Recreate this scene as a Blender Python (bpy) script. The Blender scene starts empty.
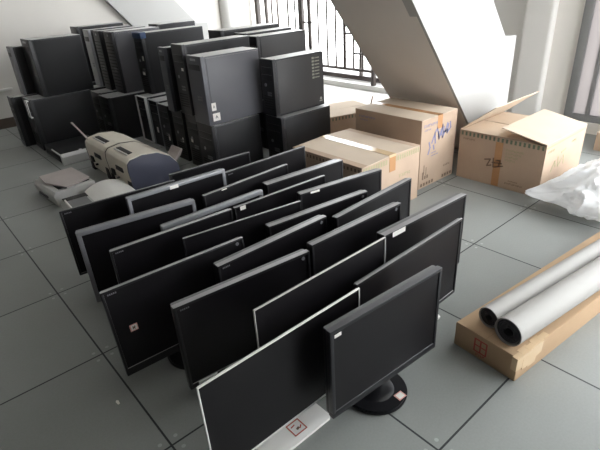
import bpy, bmesh, math, random
from mathutils import Vector, Matrix, noise
random.seed(7)
R = math.radians
COL = bpy.context.scene.collection

# ------------------------------------------------------------------ materials
def lin(c):
    return tuple(((v/255)/12.92 if v/255 <= .04045 else ((v/255+.055)/1.055)**2.4) for v in c)
def mat(name, rgb, rough=.5, metal=0.0, var=.06, scale=8.0, spec=.5, bump=0.0, toplight_dust=None):
    m = bpy.data.materials.new(name); m.use_nodes = True
    nt = m.node_tree; b = nt.nodes['Principled BSDF']
    c = lin(rgb)
    tc = nt.nodes.new('ShaderNodeTexCoord'); n = nt.nodes.new('ShaderNodeTexNoise')
    n.inputs['Scale'].default_value = scale; n.inputs['Detail'].default_value = 4
    nt.links.new(tc.outputs['Object'], n.inputs['Vector'])
    r = nt.nodes.new('ShaderNodeValToRGB')
    r.color_ramp.elements[0].position = .3; r.color_ramp.elements[1].position = .7
    r.color_ramp.elements[0].color = (*[max(0, v*(1-var)) for v in c], 1)
    r.color_ramp.elements[1].color = (*[min(1, v*(1+var)) for v in c], 1)
    nt.links.new(n.outputs['Fac'], r.inputs['Fac']); last = r.outputs['Color']
    if toplight_dust:                                        # paler upward faces: window light painted into the colour, plus dusty film
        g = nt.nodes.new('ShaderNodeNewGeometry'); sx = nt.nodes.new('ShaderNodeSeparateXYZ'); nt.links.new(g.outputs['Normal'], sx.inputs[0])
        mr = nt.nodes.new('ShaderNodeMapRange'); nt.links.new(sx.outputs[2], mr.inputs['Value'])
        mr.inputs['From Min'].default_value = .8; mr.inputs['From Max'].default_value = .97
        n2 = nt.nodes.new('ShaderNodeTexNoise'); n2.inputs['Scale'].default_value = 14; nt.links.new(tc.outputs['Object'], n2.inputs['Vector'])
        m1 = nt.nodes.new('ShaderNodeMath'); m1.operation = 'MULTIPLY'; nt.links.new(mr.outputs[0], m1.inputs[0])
        m2 = nt.nodes.new('ShaderNodeMapRange'); nt.links.new(n2.outputs['Fac'], m2.inputs['Value']); m2.inputs['To Min'].default_value = toplight_dust[1]*.8; m2.inputs['To Max'].default_value = min(1, toplight_dust[1]*1.2)
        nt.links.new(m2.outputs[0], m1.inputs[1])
        mx = nt.nodes.new('ShaderNodeMix'); mx.data_type = 'RGBA'; nt.links.new(m1.outputs[0], mx.inputs['Factor']); nt.links.new(last, mx.inputs[6]); mx.inputs[7].default_value = (*lin(toplight_dust[0]), 1); last = mx.outputs[2]
    nt.links.new(last, b.inputs['Base Color'])
    b.inputs['Roughness'].default_value = rough; b.inputs['Metallic'].default_value = metal
    b.inputs['Specular IOR Level'].default_value = spec
    if bump:
        bp = nt.nodes.new('ShaderNodeBump'); bp.inputs['Strength'].default_value = bump; bp.inputs['Distance'].default_value = .003
        nt.links.new(n.outputs['Fac'], bp.inputs['Height']); nt.links.new(bp.outputs['Normal'], b.inputs['Normal'])
    return m
M = {}
M['wall'] = mat('warm_white_paint', (222, 218, 212), .85, var=.02, scale=3, spec=.2)
M['white'] = mat('white_paint', (212, 210, 206), .8, var=.015, scale=2, spec=.2)
M['panel'] = mat('stair_panel_paint', (184, 183, 181), .8, var=.015, scale=2, spec=.2)
M['soffit'] = mat('soffit_paint', (232, 226, 221), .85, var=.03, scale=2.5, spec=.2)
M['ceil'] = mat('ceiling_paint', (196, 195, 192), .9, var=.01)
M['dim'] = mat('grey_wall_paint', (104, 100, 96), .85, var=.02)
M['skirt'] = mat('brown_skirting', (92, 80, 70), .6)
M['frame'] = mat('grey_aluminium_frame', (122, 122, 122), .45, .1)
M['rail'] = mat('dark_brown_rail_paint', (58, 48, 44), .5)
M['black'] = mat('black_plastic', (24, 24, 27), .42, var=.15, spec=.5, toplight_dust=((120, 119, 120), .8))
M['footblack'] = mat('gloss_black_foot', (22, 22, 25), .3, var=.1)
M['screen'] = mat('matte_lcd_panel', (16, 14, 17), .4, var=.1, scale=3, spec=.3)
M['charcoal'] = mat('charcoal_plastic', (26, 26, 30), .4, var=.08, toplight_dust=((96, 95, 98), .8))
M['greyp'] = mat('grey_plastic', (112, 112, 116), .4, var=.06)
M['satin'] = mat('lit_dusty_black_plastic', (20, 19, 22), .42, var=.1, toplight_dust=((160, 157, 158), .85))
M['paleedge'] = mat('pale_silver_edge', (196, 192, 190), .4, var=.04)
M['silver'] = mat('silver_plastic', (150, 151, 155), .35, .3, var=.05)
M['whitep'] = mat('white_plastic', (232, 230, 226), .4, var=.02)
M['bright'] = mat('bright_steel', (225, 225, 224), .35, .15, var=.04)
M['case'] = mat('black_steel_case', (20, 20, 24), .6, var=.1, scale=5)
M['casemid'] = mat('charcoal_steel_case', (62, 61, 62), .5, var=.06, scale=5)
M['casegrey'] = mat('dark_grey_steel_case', (92, 92, 97), .48, var=.05, scale=5, toplight_dust=((205, 204, 203), .9))
M['casetop'] = mat('worn_black_steel', (40, 40, 44), .42, var=.12, scale=5, toplight_dust=((178, 177, 176), .85))
M['bezel'] = mat('tower_front_plastic', (27, 27, 31), .35, var=.1, toplight_dust=((170, 169, 168), .8))
M['bezelgrey'] = mat('tower_front_grey_plastic', (80, 81, 88), .38, var=.06, toplight_dust=((205, 204, 203), .9))
M['blue'] = mat('blue_plastic', (38, 66, 104), .4)
M['beige'] = mat('ivory_printer_plastic', (212, 204, 190), .5, var=.04, scale=12)
M['slot'] = mat('dark_slot', (30, 27, 26), .7)
M['bluegrey'] = mat('blue_grey_plastic', (74, 76, 92), .5, var=.05)
M['lgrey'] = mat('light_grey_plastic', (188, 187, 184), .5, var=.05)
M['pinkgrey'] = mat('faded_grey_lid', (168, 158, 154), .55, var=.05)
M['mgrey'] = mat('mid_grey_plastic', (110, 110, 112), .5)
M['card'] = mat('brown_cardboard', (186, 163, 143), .85, var=.05, scale=6, spec=.15, bump=.15)
M['carddk'] = mat('tan_cardboard', (184, 156, 126), .85, var=.05, scale=6, spec=.15, bump=.15)
M['cardin'] = mat('pale_cardboard', (206, 189, 170), .8, var=.04, scale=6, spec=.15, bump=.15)
M['tape'] = mat('clear_parcel_tape', (214, 186, 150), .18, var=.04, spec=.7)
M['browntape'] = mat('brown_parcel_tape', (186, 140, 100), .25, var=.05, spec=.6)
M['green'] = mat('green_print', (112, 122, 104), .85, spec=.1)
M['lgreen'] = mat('pale_green_print', (168, 164, 132), .85, spec=.1)
M['dark'] = mat('dark_print', (124, 106, 92), .85, spec=.1)
M['blueink'] = mat('blue_print', (136, 136, 166), .85, spec=.1)
M['redink'] = mat('red_print', (186, 96, 86), .85, spec=.1)
M['paper'] = mat('white_paper', (232, 228, 222), .7, var=.02)
M['pink'] = mat('pink_paper', (226, 168, 158), .7, var=.02)
M['roll'] = mat('grey_rolled_vinyl', (168, 165, 161), .6, var=.03, scale=4)
M['rolldark'] = mat('dark_vinyl_backing', (52, 52, 56), .6)
M['holo'] = mat('pale_label', (150, 152, 140), .4, var=.2, scale=60)
M['gold'] = mat('brass_part', (140, 120, 70), .4, .5)

def floor_mat():
    m = bpy.data.materials.new('grey_raised_floor_tiles'); m.use_nodes = True
    nt = m.node_tree; b = nt.nodes['Principled BSDF']; N = nt.nodes.new; L = nt.links.new
    tc = N('ShaderNodeTexCoord'); sp = N('ShaderNodeSeparateXYZ'); L(tc.outputs['Object'], sp.inputs[0])
    def mth(op, a, bb=None, c=None):
        n = N('ShaderNodeMath'); n.operation = op
        for i, v in enumerate((a, bb, c)):
            if v is None: continue
            if isinstance(v, (int, float)): n.inputs[i].default_value = v
            else: L(v, n.inputs[i])
        return n.outputs[0]
    T = .6
    def dist(o):                                    # metres to the nearest tile seam
        f = mth('DIVIDE', o, T); f = mth('SUBTRACT', f, mth('ROUND', f)); return mth('MULTIPLY', mth('ABSOLUTE', f), T)
    dx, dy = dist(sp.outputs[0]), dist(sp.outputs[1])
    seam = mth('LESS_THAN', mth('MINIMUM', dx, dy), .0034)
    ex = mth('SUBTRACT', dx, .028); ey = mth('SUBTRACT', dy, .028)
    rr = mth('SQRT', mth('ADD', mth('MULTIPLY', ex, ex), mth('MULTIPLY', ey, ey)))
    screw = mth('LESS_THAN', rr, .007)
    n1 = N('ShaderNodeTexNoise'); n1.inputs['Scale'].default_value = 1.6; n1.inputs['Detail'].default_value = 6
    L(tc.outputs['Object'], n1.inputs['Vector'])
    n2 = N('ShaderNodeTexNoise'); n2.inputs['Scale'].default_value = 130; n2.inputs['Detail'].default_value = 3
    L(tc.outputs['Object'], n2.inputs['Vector'])
    # a slightly different tone per tile
    fl = N('ShaderNodeVectorMath'); fl.operation = 'SCALE'; fl.inputs['Scale'].default_value = 1/T; L(tc.outputs['Object'], fl.inputs[0])
    fl2 = N('ShaderNodeVectorMath'); fl2.operation = 'FLOOR'; L(fl.outputs[0], fl2.inputs[0])
    wn = N('ShaderNodeTexWhiteNoise'); L(fl2.outputs[0], wn.inputs['Vector'])
    fac = mth('ADD', mth('MULTIPLY', n1.outputs['Fac'], .6), mth('ADD', mth('MULTIPLY', n2.outputs['Fac'], .25), mth('MULTIPLY', wn.outputs['Value'], .18)))
    ramp = N('ShaderNodeValToRGB'); L(fac, ramp.inputs['Fac'])
    ramp.color_ramp.elements[0].position = .3; ramp.color_ramp.elements[1].position = .75
    ramp.color_ramp.elements[0].color = (*lin((130, 132, 129)), 1); ramp.color_ramp.elements[1].color = (*lin((150, 153, 150)), 1)
    mx = N('ShaderNodeMix'); mx.data_type = 'RGBA'; L(screw, mx.inputs['Factor']); L(ramp.outputs['Color'], mx.inputs[6]); mx.inputs[7].default_value = (*lin((164, 166, 164)), 1)
    mx2 = N('ShaderNodeMix'); mx2.data_type = 'RGBA'; L(seam, mx2.inputs['Factor']); L(mx.outputs[2], mx2.inputs[6]); mx2.inputs[7].default_value = (*lin((44, 46, 48)), 1)
    L(mx2.outputs[2], b.inputs['Base Color'])
    b.inputs['Roughness'].default_value = .5; b.inputs['Specular IOR Level'].default_value = .35
    rg = N('ShaderNodeMapRange'); L(n1.outputs['Fac'], rg.inputs['Value']); rg.inputs['To Min'].default_value = .42; rg.inputs['To Max'].default_value = .62
    L(rg.outputs[0], b.inputs['Roughness'])
    bp = N('ShaderNodeBump'); bp.inputs['Strength'].default_value = .25; bp.inputs['Distance'].default_value = .003; bp.invert = True
    L(seam, bp.inputs['Height']); L(bp.outputs['Normal'], b.inputs['Normal'])
    return m
M['floor'] = floor_mat()

def glass_mat(name, tint, frost):
    m = bpy.data.materials.new(name); m.use_nodes = True
    nt = m.node_tree; N = nt.nodes.new; L = nt.links.new
    nt.nodes.remove(nt.nodes['Principled BSDF']); out = nt.nodes['Material Output']
    t = N('ShaderNodeBsdfTransparent'); t.inputs[0].default_value = (*tint, 1)
    g = N('ShaderNodeBsdfGlossy'); g.inputs['Roughness'].default_value = .03
    fr = N('ShaderNodeFresnel'); fr.inputs['IOR'].default_value = 1.45
    ge = N('ShaderNodeNewGeometry'); inv = N('ShaderNodeMath'); inv.operation = 'SUBTRACT'; inv.inputs[0].default_value = 1; L(ge.outputs['Backfacing'], inv.inputs[1])
    ml = N('ShaderNodeMath'); ml.operation = 'MULTIPLY'; L(fr.outputs[0], ml.inputs[0]); L(inv.outputs[0], ml.inputs[1])
    mx = N('ShaderNodeMixShader'); L(ml.outputs[0], mx.inputs[0]); L(t.outputs[0], mx.inputs[1]); L(g.outputs[0], mx.inputs[2])
    last = mx.outputs[0]
    if frost:
        d = N('ShaderNodeBsdfTranslucent'); d.inputs[0].default_value = (*lin((150, 147, 146)), 1)
        m2 = N('ShaderNodeMixShader'); m2.inputs[0].default_value = frost; L(last, m2.inputs[1]); L(d.outputs[0], m2.inputs[2]); last = m2.outputs[0]
    L(last, out.inputs['Surface'])
    return m
M['glass'] = glass_mat('clear_glass', (.96, .97, .97), 0)
M['frosted'] = glass_mat('frosted_glass', (.9, .88, .88), .97)

def bag_mat():
    m = mat('thin_white_plastic_film', (240, 240, 240), .32, var=.01, spec=.5)
    nt = m.node_tree; b = nt.nodes['Principled BSDF']; out = nt.nodes['Material Output']
    t = nt.nodes.new('ShaderNodeBsdfTranslucent'); t.inputs[0].default_value = (.85, .85, .85, 1)
    mx = nt.nodes.new('ShaderNodeMixShader'); mx.inputs[0].default_value = .4
    nt.links.new(b.outputs[0], mx.inputs[1]); nt.links.new(t.outputs[0], mx.inputs[2]); nt.links.new(mx.outputs[0], out.inputs['Surface'])
    return m
M['bag'] = bag_mat()

# ------------------------------------------------------------------ mesh helpers
def merge(bm, tmp, mtx=None):
    if mtx is not None: bmesh.ops.transform(tmp, matrix=mtx, verts=tmp.verts)
    me = bpy.data.meshes.new('tmp'); tmp.to_mesh(me); tmp.free(); bm.from_mesh(me); bpy.data.meshes.remove(me)
def box(bm, a, b, bev=0.0, seg=2, mtx=None):
    t = bmesh.new(); bmesh.ops.create_cube(t, size=1)
    s = [max(1e-5, b[i]-a[i]) for i in range(3)]
    for v in t.verts: v.co = Vector([a[i]+(v.co[i]+.5)*s[i] for i in range(3)])
    if bev > 0: bmesh.ops.bevel(t, geom=t.edges[:], offset=min(bev, min(s)*.45), segments=seg, profile=.6, affect='EDGES')
    merge(bm, t, mtx)
def prism(bm, pts, axis, a, b, bev=0.0, mtx=None):
    """closed 2-D outline extruded along an axis ('x': pts are (y,z); 'y': (x,z); 'z': (x,y))"""
    t = bmesh.new()
    def P(p, k):
        return {'x': (k, p[0], p[1]), 'y': (p[0], k, p[1]), 'z': (p[0], p[1], k)}[axis]
    A = [t.verts.new(P(p, a)) for p in pts]; B = [t.verts.new(P(p, b)) for p in pts]
    n = len(pts)
    t.faces.new(A); t.faces.new(B[::-1])
    for i in range(n): t.faces.new((A[i], B[i], B[(i+1) % n], A[(i+1) % n]))
    bmesh.ops.recalc_face_normals(t, faces=t.faces[:])
    if bev > 0: bmesh.ops.bevel(t, geom=t.edges[:], offset=bev, segments=2, profile=.6, affect='EDGES')
    merge(bm, t, mtx)
def cyl(bm, c, r, h, axis='z', seg=32, r2=None, mtx=None, bev=0.0):
    t = bmesh.new(); bmesh.ops.create_cone(t, cap_ends=True, segments=seg, radius1=r, radius2=r if r2 is None else r2, depth=h)
    if bev: bmesh.ops.bevel(t, geom=[e for e in t.edges if len(e.link_faces) == 2 and min(len(f.verts) for f in e.link_faces) != max(len(f.verts) for f in e.link_faces)], offset=bev, segments=2, affect='EDGES')
    m = Matrix.Identity(4)
    if axis == 'x': m = Matrix.Rotation(R(90), 4, 'Y')
    if axis == 'y': m = Matrix.Rotation(R(90), 4, 'X')
    m = Matrix.Translation(c) @ m
    if mtx is not None: m = mtx @ m
    merge(bm, t, m)
def stroke(bm, pts, w, f, th=.0006):
    """a flat printed stroke: pts 2-D, f maps (u, v, d) onto the carrying face, d outward"""
    for (p, q) in zip(pts[:-1], pts[1:]):
        p = Vector(p); q = Vector(q); d = (q-p)
        if d.length < 1e-6: continue
        d.normalize(); n = Vector((-d.y, d.x))*w/2; e = d*w*.3
        c = [p-e-n, q+e-n, q+e+n, p-e+n]
        A = [bm.verts.new(f(k.x, k.y, th)) for k in c]; B = [bm.verts.new(f(k.x, k.y, 0)) for k in c]
        bm.faces.new(A); bm.faces.new(B[::-1])
        for i in range(4): bm.faces.new((A[i], B[i], B[(i+1) % 4], A[(i+1) % 4]))
def patch(bm, u0, v0, u1, v1, f, th=.0006):
    stroke(bm, [(u0, (v0+v1)/2), (u1, (v0+v1)/2)], v1-v0, lambda u, v, d: f(min(max(u, u0), u1), v, d), th)
def obj(name, bm, m, parent=None, smooth=True, loc=None):
    bmesh.ops.recalc_face_normals(bm, faces=bm.faces[:])
    me = bpy.data.meshes.new(name); bm.to_mesh(me); bm.free()
    if smooth:
        for p in me.polygons: p.use_smooth = True
        try: me.set_sharp_from_angle(angle=R(35))
        except Exception: pass
    me.materials.append(m)
    o = bpy.data.objects.new(name, me); COL.objects.link(o)
    if parent is not None: o.parent = parent
    if loc: o.location = loc
    return o
def tag(o, label, cat, group=None):
    o['label'] = label; o['category'] = cat
    if group: o['group'] = group
    return o
def thing(name, label, cat, loc=(0, 0, 0), rz=0.0, group=None):
    o = bpy.data.objects.new(name, None); COL.objects.link(o); o.empty_display_size = .1
    o.location = loc; o.rotation_euler = (0, 0, rz)
    return tag(o, label, cat, group)
def struct(name, bm, m, parent=None, smooth=False):
    o = obj(name, bm, m, parent, smooth)
    if parent is None: o['kind'] = 'structure'
    return o
def one(*a, **k):
    bm = bmesh.new(); box(bm, *a, **k); return bm

# ------------------------------------------------------------------ room
XF = 4.1                                            # far wall plane
XB, YR, YL, H = -3.2, -4.5, 3.35, 3.0
struct('floor', one((XB-.2, YR-.2, -.12), (XF+.2, YL+.2, 0)), M['floor'])
struct('ceiling', one((XB-.2, YR-.2, H), (XF+.45, YL+.2, H+.15)), M['ceil'])
struct('wall_left', one((XB-.2, YL, 0), (3.62, YL+.2, H)), M['wall'])
b = bmesh.new(); box(b, (3.62, YL+.03, 0), (XF+.1, YL+.2, H)); struct('trim_1', b, M['wall'])
b = bmesh.new(); cyl(b, (3.74, YL-.02, H/2), .10, H-.004, seg=40); struct('trim_2', b, M['white'], smooth=True)
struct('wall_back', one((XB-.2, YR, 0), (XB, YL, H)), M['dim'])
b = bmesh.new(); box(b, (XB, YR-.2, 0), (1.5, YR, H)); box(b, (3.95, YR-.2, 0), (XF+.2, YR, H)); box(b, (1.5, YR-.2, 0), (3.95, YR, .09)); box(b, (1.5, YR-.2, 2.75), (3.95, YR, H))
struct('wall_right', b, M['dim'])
struct('baseboard_left', one((XB, YL-.015, 0), (3.6, YL, .11), bev=.004), M['skirt'])
b = one((XB, YL-.03, .40), (.80, YL, .425), bev=.004); struct('trim_3', b, M['whitep'])
# far wall: kerb, piers, lintel
b = bmesh.new()
box(b, (XF, .3, 0), (XF+.22, YL, .13), bev=.006)
struct('trim_4', b, M['white'])
struct('trim_10', one((3.08, .12, 0), (XF, 2.1, .07), bev=.006), M['white'])  # added white step, standing in for the sunlit floor before the railing
b = bmesh.new()
box(b, (XF+.16, -.80, 0), (XF+.3, .3, H))
struct('wall_far', b, M['white'])
b = bmesh.new(); box(b, (XF-.02, -1.04, 0), (XF+.3, -.79, H), bev=.03, seg=4); struct('trim_5', b, M['white'], smooth=True)
b = bmesh.new(); box(b, (XF+.05, -1.27, 0), (XF+.3, -1.04, H)); struct('trim_6', b, M['wall'])
b = bmesh.new(); box(b, (XF, YR, 0), (XF+.2, -1.27, .09)); struct('baseboard_far', b, M['wall'])
b = bmesh.new(); box(b, (XF, YR, 2.75), (XF+.2, YL, H)); struct('trim_7', b, M['white'])
# right-hand windows
def window(name, y0, y1, z0, z1, glass, mull, x=XF+.02, mat_='frame'):
    f = bmesh.new(); w = .07; d = .05
    box(f, (x, y0, z0), (x+d, y0+w, z1), bev=.004); box(f, (x, y1-w, z0), (x+d, y1, z1), bev=.004)
    box(f, (x, y0+w, z0), (x+d, y1-w, z0+w*.8), bev=.004); box(f, (x, y0+w, z1-w), (x+d, y1-w, z1), bev=.004)
    o = bpy.data.objects.new(name, None); COL.objects.link(o); o.location = (0, 0, 0); o['kind'] = 'structure'
    obj('window_frame', f, M[mat_], o)
    for ym in mull:
        m_ = bmesh.new(); box(m_, (x+.002, ym-.017, z0+w*.7), (x+d-.004, ym+.017, z1-w*.9), bev=.003); obj('mullion', m_, M[mat_], o)
    p = bmesh.new(); box(p, (x+.02, y0+w*.5, z0+w*.4), (x+.026, y1-w*.5, z1-w*.5)); obj('pane', p, M[glass], o, False)
    return o
window('window_1', -1.75, -1.255, .09, 2.75, 'frosted', [-1.44])
window('window_2', YR, -1.75, .09, 2.75, 'glass', [-2.7, -3.6])
wr = window('window_3', -3.95, -1.5, .09, 2.75, 'glass', [-2.3, -3.1], x=YR-.12)      # in the right wall, out of view; added for side light on carton faces
wr.rotation_euler = (0, 0, R(90)); wr.location = (0, 0, 0)
window('window_4', .3, YL-.01, .14, 2.75, 'glass', [1.26, 2.18, 3.10], x=XF+.14, mat_='rail')
# far balcony outside the glass: floor slab and side wall
struct('trim_8', one((XF+.22, -6, -.12), (6.2, 5.2, 0)), M['white'])
struct('trim_9', one((4.75, 3.37, 0), (4.9, 5.2, H)), M['wall'])

# indoor railing in front of the far glass
rl = thing('railing', 'dark metal railing with thin upright bars before the bright far windows', 'railing', (XF+.03, 2.1, .13))
def rbox(name, y0, y1, z0, z1, t=.022, dx=0):
    b = bmesh.new(); box(b, (dx-t/2, y0-2.1, z0-.13), (dx+t/2, y1-2.1, z1-.13), bev=.002); return obj(name, b, M['rail'], rl)
rbox('bottom_rail', .955, 3.33, .275, .305, .03)
rbox('top_rail', .955, 3.33, 1.10, 1.14, .05)
rbox('crosspiece', 1.98, 2.18, .80, .82, .02)
rbox('crosspiece', 1.26, 1.41, .69, .71, .02)
rbox('crosspiece', .97, 1.26, .47, .49, .02)
rbox('post', .92, .965, .13, 1.12, .045)
rbox('post', 2.145, 2.225, .13, 1.12, .045)
rbox('post', 3.10, 3.17, .13, 1.12, .045)
for y in (2.93, 2.80, 2.67, 2.45, 2.31, 2.02, 1.87, 1.71, 1.56, 1.41, 1.26, 1.11):
    w = .04 if y in (1.41, 2.93) else .02
    rbox('baluster', y-w/2, y+w/2, .30, 1.11, .018)

# stairs: near flight over the room, far flight against the left wall
def flight(y0, y1, ypan0, ypan1, far=False):
    lo = lambda x: 1.176 - 1.176*(x-2.09)
    xt = .6
    root = bpy.data.objects.new('staircase', None); COL.objects.link(root); root.location = (3.0, (y0+y1)/2, 0); root['kind'] = 'structure'
    off = Vector((-3.0, -(y0+y1)/2, 0))
    sh = Matrix.Translation(off)
    b = bmesh.new()
    # slab with steps on its upper side
    pts = [(3.09, 0), (xt, lo(xt))]
    n = 14; xs = [xt+(3.3-xt)*i/n for i in range(n+1)]
    for i in range(n):
        z = max(lo(xs[i])+.16, .01) if i < n else .01
        pts += [(xs[i], z+.10), (xs[i+1], z+.10)]
    pts += [(3.3, 0)]
    prism(b, pts, 'y', y0, y1, mtx=sh)
    obj('flight_slab', b, M['soffit'], root, False)
    b = bmesh.new()
    prism(b, [(3.092, 0), (xt, lo(xt)-.004), (xt, 2.98), (1.28, 2.98), (3.206, .862), (3.372, .852), (3.372, 0)], 'y', ypan0, ypan1, mtx=sh)
    obj('side_panel', b, M['panel'], root, False)
flight(-1.08, -.45, -1.10, -1.03)
flight(YL-.05, YL-.03, YL-.07, YL-.002, True)

# ------------------------------------------------------------------ monitors
GM = 'used flat monitors standing in rows on the tiled floor'
def make_monitor(label, cx, cy, w, yaw, zt, h=.345, frame='black', fb=.016, depth=.045, tilt=0.0, base='oval', base_mat=None, base_off=.06,
                 logo=None, label_strip=None, sticker=None, chin=None, tab=False, corner_badge=False, base_label=None):
    root = thing('computer_monitor', label, 'monitor', (cx, cy, 0), R(yaw), GM)
    fm = M[frame]; bmt = M[base_mat or ('footblack' if frame in ('black', 'charcoal', 'greyp', 'satin') else frame)]
    zb = zt-h; ch = chin or fb*1.15
    # everything on the panel swings about the top front edge
    T = Matrix.Translation((0, 0, zt)) @ Matrix.Rotation(-R(tilt), 4, 'X') @ Matrix.Translation((0, 0, -zt))
    b = bmesh.new(); hw = w/2
    bev = .004
    box(b, (-hw, 0, zt-fb), (hw, depth*.55, zt), bev, mtx=T)
    box(b, (-hw, 0, zb), (hw, depth*.55, zb+ch), bev, mtx=T)
    box(b, (-hw, 0, zb+ch*.6), (-hw+fb, depth*.55, zt-fb*.6), bev, mtx=T)
    box(b, (hw-fb, 0, zb+ch*.6), (hw, depth*.55, zt-fb*.6), bev, mtx=T)
    obj('bezel', b, fm, root)
    b = bmesh.new(); box(b, (-hw+fb*.8, .004, zb+ch*.8), (hw-fb*.8, .012, zt-fb*.8), mtx=T); obj('screen', b, M['screen'], root, False)
    b = bmesh.new(); box(b, (-hw+.003, depth*.5, zb+.003), (hw-.003, depth, zt-.003), min(.008, depth*.2), mtx=T)
    prism(b, [(-hw*.6, zb+.05), (hw*.6, zb+.05), (hw*.5, zt-.09), (-hw*.5, zt-.09)], 'y', depth*.9, depth+.022, .006, mtx=T)
    obj('back_shell', b, M['black'] if frame != 'whitep' else M['whitep'], root)
    # stand
    q = T @ Vector((0, depth, (zt+zb)/2))
    b = bmesh.new()
    yb = base_off
    prism(b, [(q.y+.004, q.z+.04), (q.y+.026, q.z+.04), (yb+.045, .012), (yb+.008, .012)], 'x', -.035, .035, .004)
    obj('stand_neck', b, bmt, root)
    b = bmesh.new()
    if base == 'round':
        cyl(b, (0, yb, .008), .112, .016, seg=48, bev=.005); cyl(b, (0, yb, .02), .07, .012, seg=40, r2=.045)
    elif base == 'plate':
        prism(b, [(-.115, yb-.10), (.125, yb-.10), (.135, yb-.09), (.135, yb+.10), (-.125, yb+.10), (-.125, yb-.09)], 'z', 0, .012, .003)
    elif base == 'wide':
        prism(b, [(-.2, yb-.06), (.2, yb-.06), (.205, yb-.05), (.205, yb+.09), (-.205, yb+.09), (-.205, yb-.05)], 'z', 0, .012, .003)
    else:
        pts = [(.10*math.cos(a)*(1 if abs(math.cos(a)) < .9 else .97), yb+.015+.065*math.sin(a)) for a in [2*math.pi*i/36 for i in range(36)]]
        prism(b, pts, 'z', 0, .014, .004)
    obj('stand_base', b, bmt, root)
    F = lambda u, v, d: T @ Vector((u, -d, v))
    if logo:                                        # small pale maker's mark near a top corner
        s = {'left': -1, 'right': 1}[logo]
        b = bmesh.new(); u = s*(hw-fb-.026)
        F2 = lambda u, v, d: T @ Vector((u, .0035-d, v)) if v < zt-fb else T @ Vector((u, -d, v))
        for k in range(5): patch(b, u-.016+k*.0066, zt-fb-.0105, u-.016+k*.0066+.0046, zt-fb-.0045, F2)
        o = obj('maker_mark', b, M['greyp'], root, False); o['label'] = 'small pale lettering in the corner of the screen'
    if corner_badge:
        b = bmesh.new(); patch(b, -hw+fb+.004, zt-fb-.018, -hw+fb+.03, zt-fb-.006, lambda u, v, d: T @ Vector((u, .0035-d, v)), .001)
        o = obj('maker_badge', b, M['paper'], root, False); o['label'] = 'small white badge at the top left corner of the screen'
    if tab:                                         # pale round mark under the top right corner
        b = bmesh.new(); cyl(b, (hw-.03, .0028, zt-fb-.010), .007, .002, 'y', 20, mtx=T)
        o = obj('maker_badge', b, M['greyp'], root); o['label'] = 'round pale badge under the top right corner'
    if label_strip:
        u, L_, hgt = label_strip
        b = bmesh.new(); patch(b, u, zt-fb-hgt+.004, u+L_, zt-.003, F, .001)
        o = obj('paper_label', b, M['paper'], root, False); o['label'] = 'white strip label on the top bezel'
    if sticker:
        u, v, s = sticker
        G = lambda u, v, d: T @ Vector((u, .0038-d, v))
        b = bmesh.new(); patch(b, u, v, u+s*1.1, v+s, G, .0006); st = obj('sticker', b, M['pink'], root, False); st['label'] = 'pink edged white sticker'
        G2 = lambda u, v, d: T @ Vector((u, .0031-d, v))
        b = bmesh.new(); patch(b, u+s*.16, v+s*.14, u+s*.98, v+s*.9, G2, .0006); obj('sticker_face', b, M['paper'], st, False)
        G3 = lambda u, v, d: T @ Vector((u, .0024-d, v))
        b = bmesh.new(); c = (u+s*.55, v+s*.5)
        stroke(b, [(c[0]-s*.16, c[1]-s*.18), (c[0]+s*.16, c[1]+s*.2)], s*.12, G3); stroke(b, [(c[0]-s*.14, c[1]+s*.2), (c[0]+s*.14, c[1]-s*.2)], s*.12, G3)
        stroke(b, [(c[0]-s*.2, c[1]+s*.02), (c[0]+s*.2, c[1]+s*.02)], s*.08, G3)
        obj('sticker_mark', b, M['dark'], st, False)
    if base_label == 'stamp':
        bt = lambda u, v, d: Vector((u, v, .0121+d))
        b = bmesh.new(); x0, y0, s = -.005, yb-.075, .048
        stroke(b, [(x0, y0), (x0+s, y0), (x0+s, y0+s), (x0, y0+s), (x0, y0)], .004, bt)
        stroke(b, [(x0+s*.2, y0+s*.7), (x0+s*.5, y0+s*.75)], .004, bt); stroke(b, [(x0+s*.65, y0+s*.3), (x0+s*.85, y0+s*.45)], .004, bt)
        o = obj('stamped_label', b, M['redink'], root, False); o['label'] = 'square red stamped label on the white foot'
        b = bmesh.new(); stroke(b, [(x0+s*.45, y0+s*.35), (x0+s*.6, y0+s*.4)], .008, bt); obj('label_mark', b, M['dark'], o, False)
    if base_label == 'paper':
        bt = lambda u, v, d: Vector((u, v, .0161+d))
        b = bmesh.new(); patch(b, .02, yb-.097, .055, yb-.068, bt, .001)
        o = obj('paper_label', b, M['pink'], root, False); o['label'] = 'small pale pink sticker on the round foot'
        b = bmesh.new(); patch(b, .025, yb-.093, .05, yb-.072, lambda u, v, d: Vector((u, v, .0171+d)), .0006); obj('label_face', b, M['paper'], o, False)
    return root
mm = make_monitor
mm('charcoal monitor on a round black foot, front right, with a small white corner badge', .640, -2.165, .496, -3.4, .44, .345, 'charcoal', .014, .04, base='round', base_off=.06, corner_badge=True, chin=.026, base_label='paper')
mm('slim white framed monitor at the front left, its flat white foot stamped in red', .314, -2.065, .593, .4, .44, .345, 'whitep', .004, .012, base='plate', base_off=.08, base_label='stamp')
mm('black framed monitor with a white foot, directly behind the charcoal one with the round foot', .945, -2.028, .637, 1.3, .43, .362, 'satin', .012, .02, base='wide', base_mat='whitep', base_off=.05, chin=.016)
mm('thin pale edged monitor directly behind the white framed one at the front left', .559, -1.969, .585, .6, .49, .352, 'paleedge', .0035, .012, base='oval', base_mat='footblack', base_off=.06)
mm('rightmost monitor, with a white strip label at its top left corner', 1.209, -1.898, .540, -1.7, .43, .36, 'satin', .012, .05, base='oval', base_off=.07, label_strip=(-.225, .075, .016))
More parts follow.
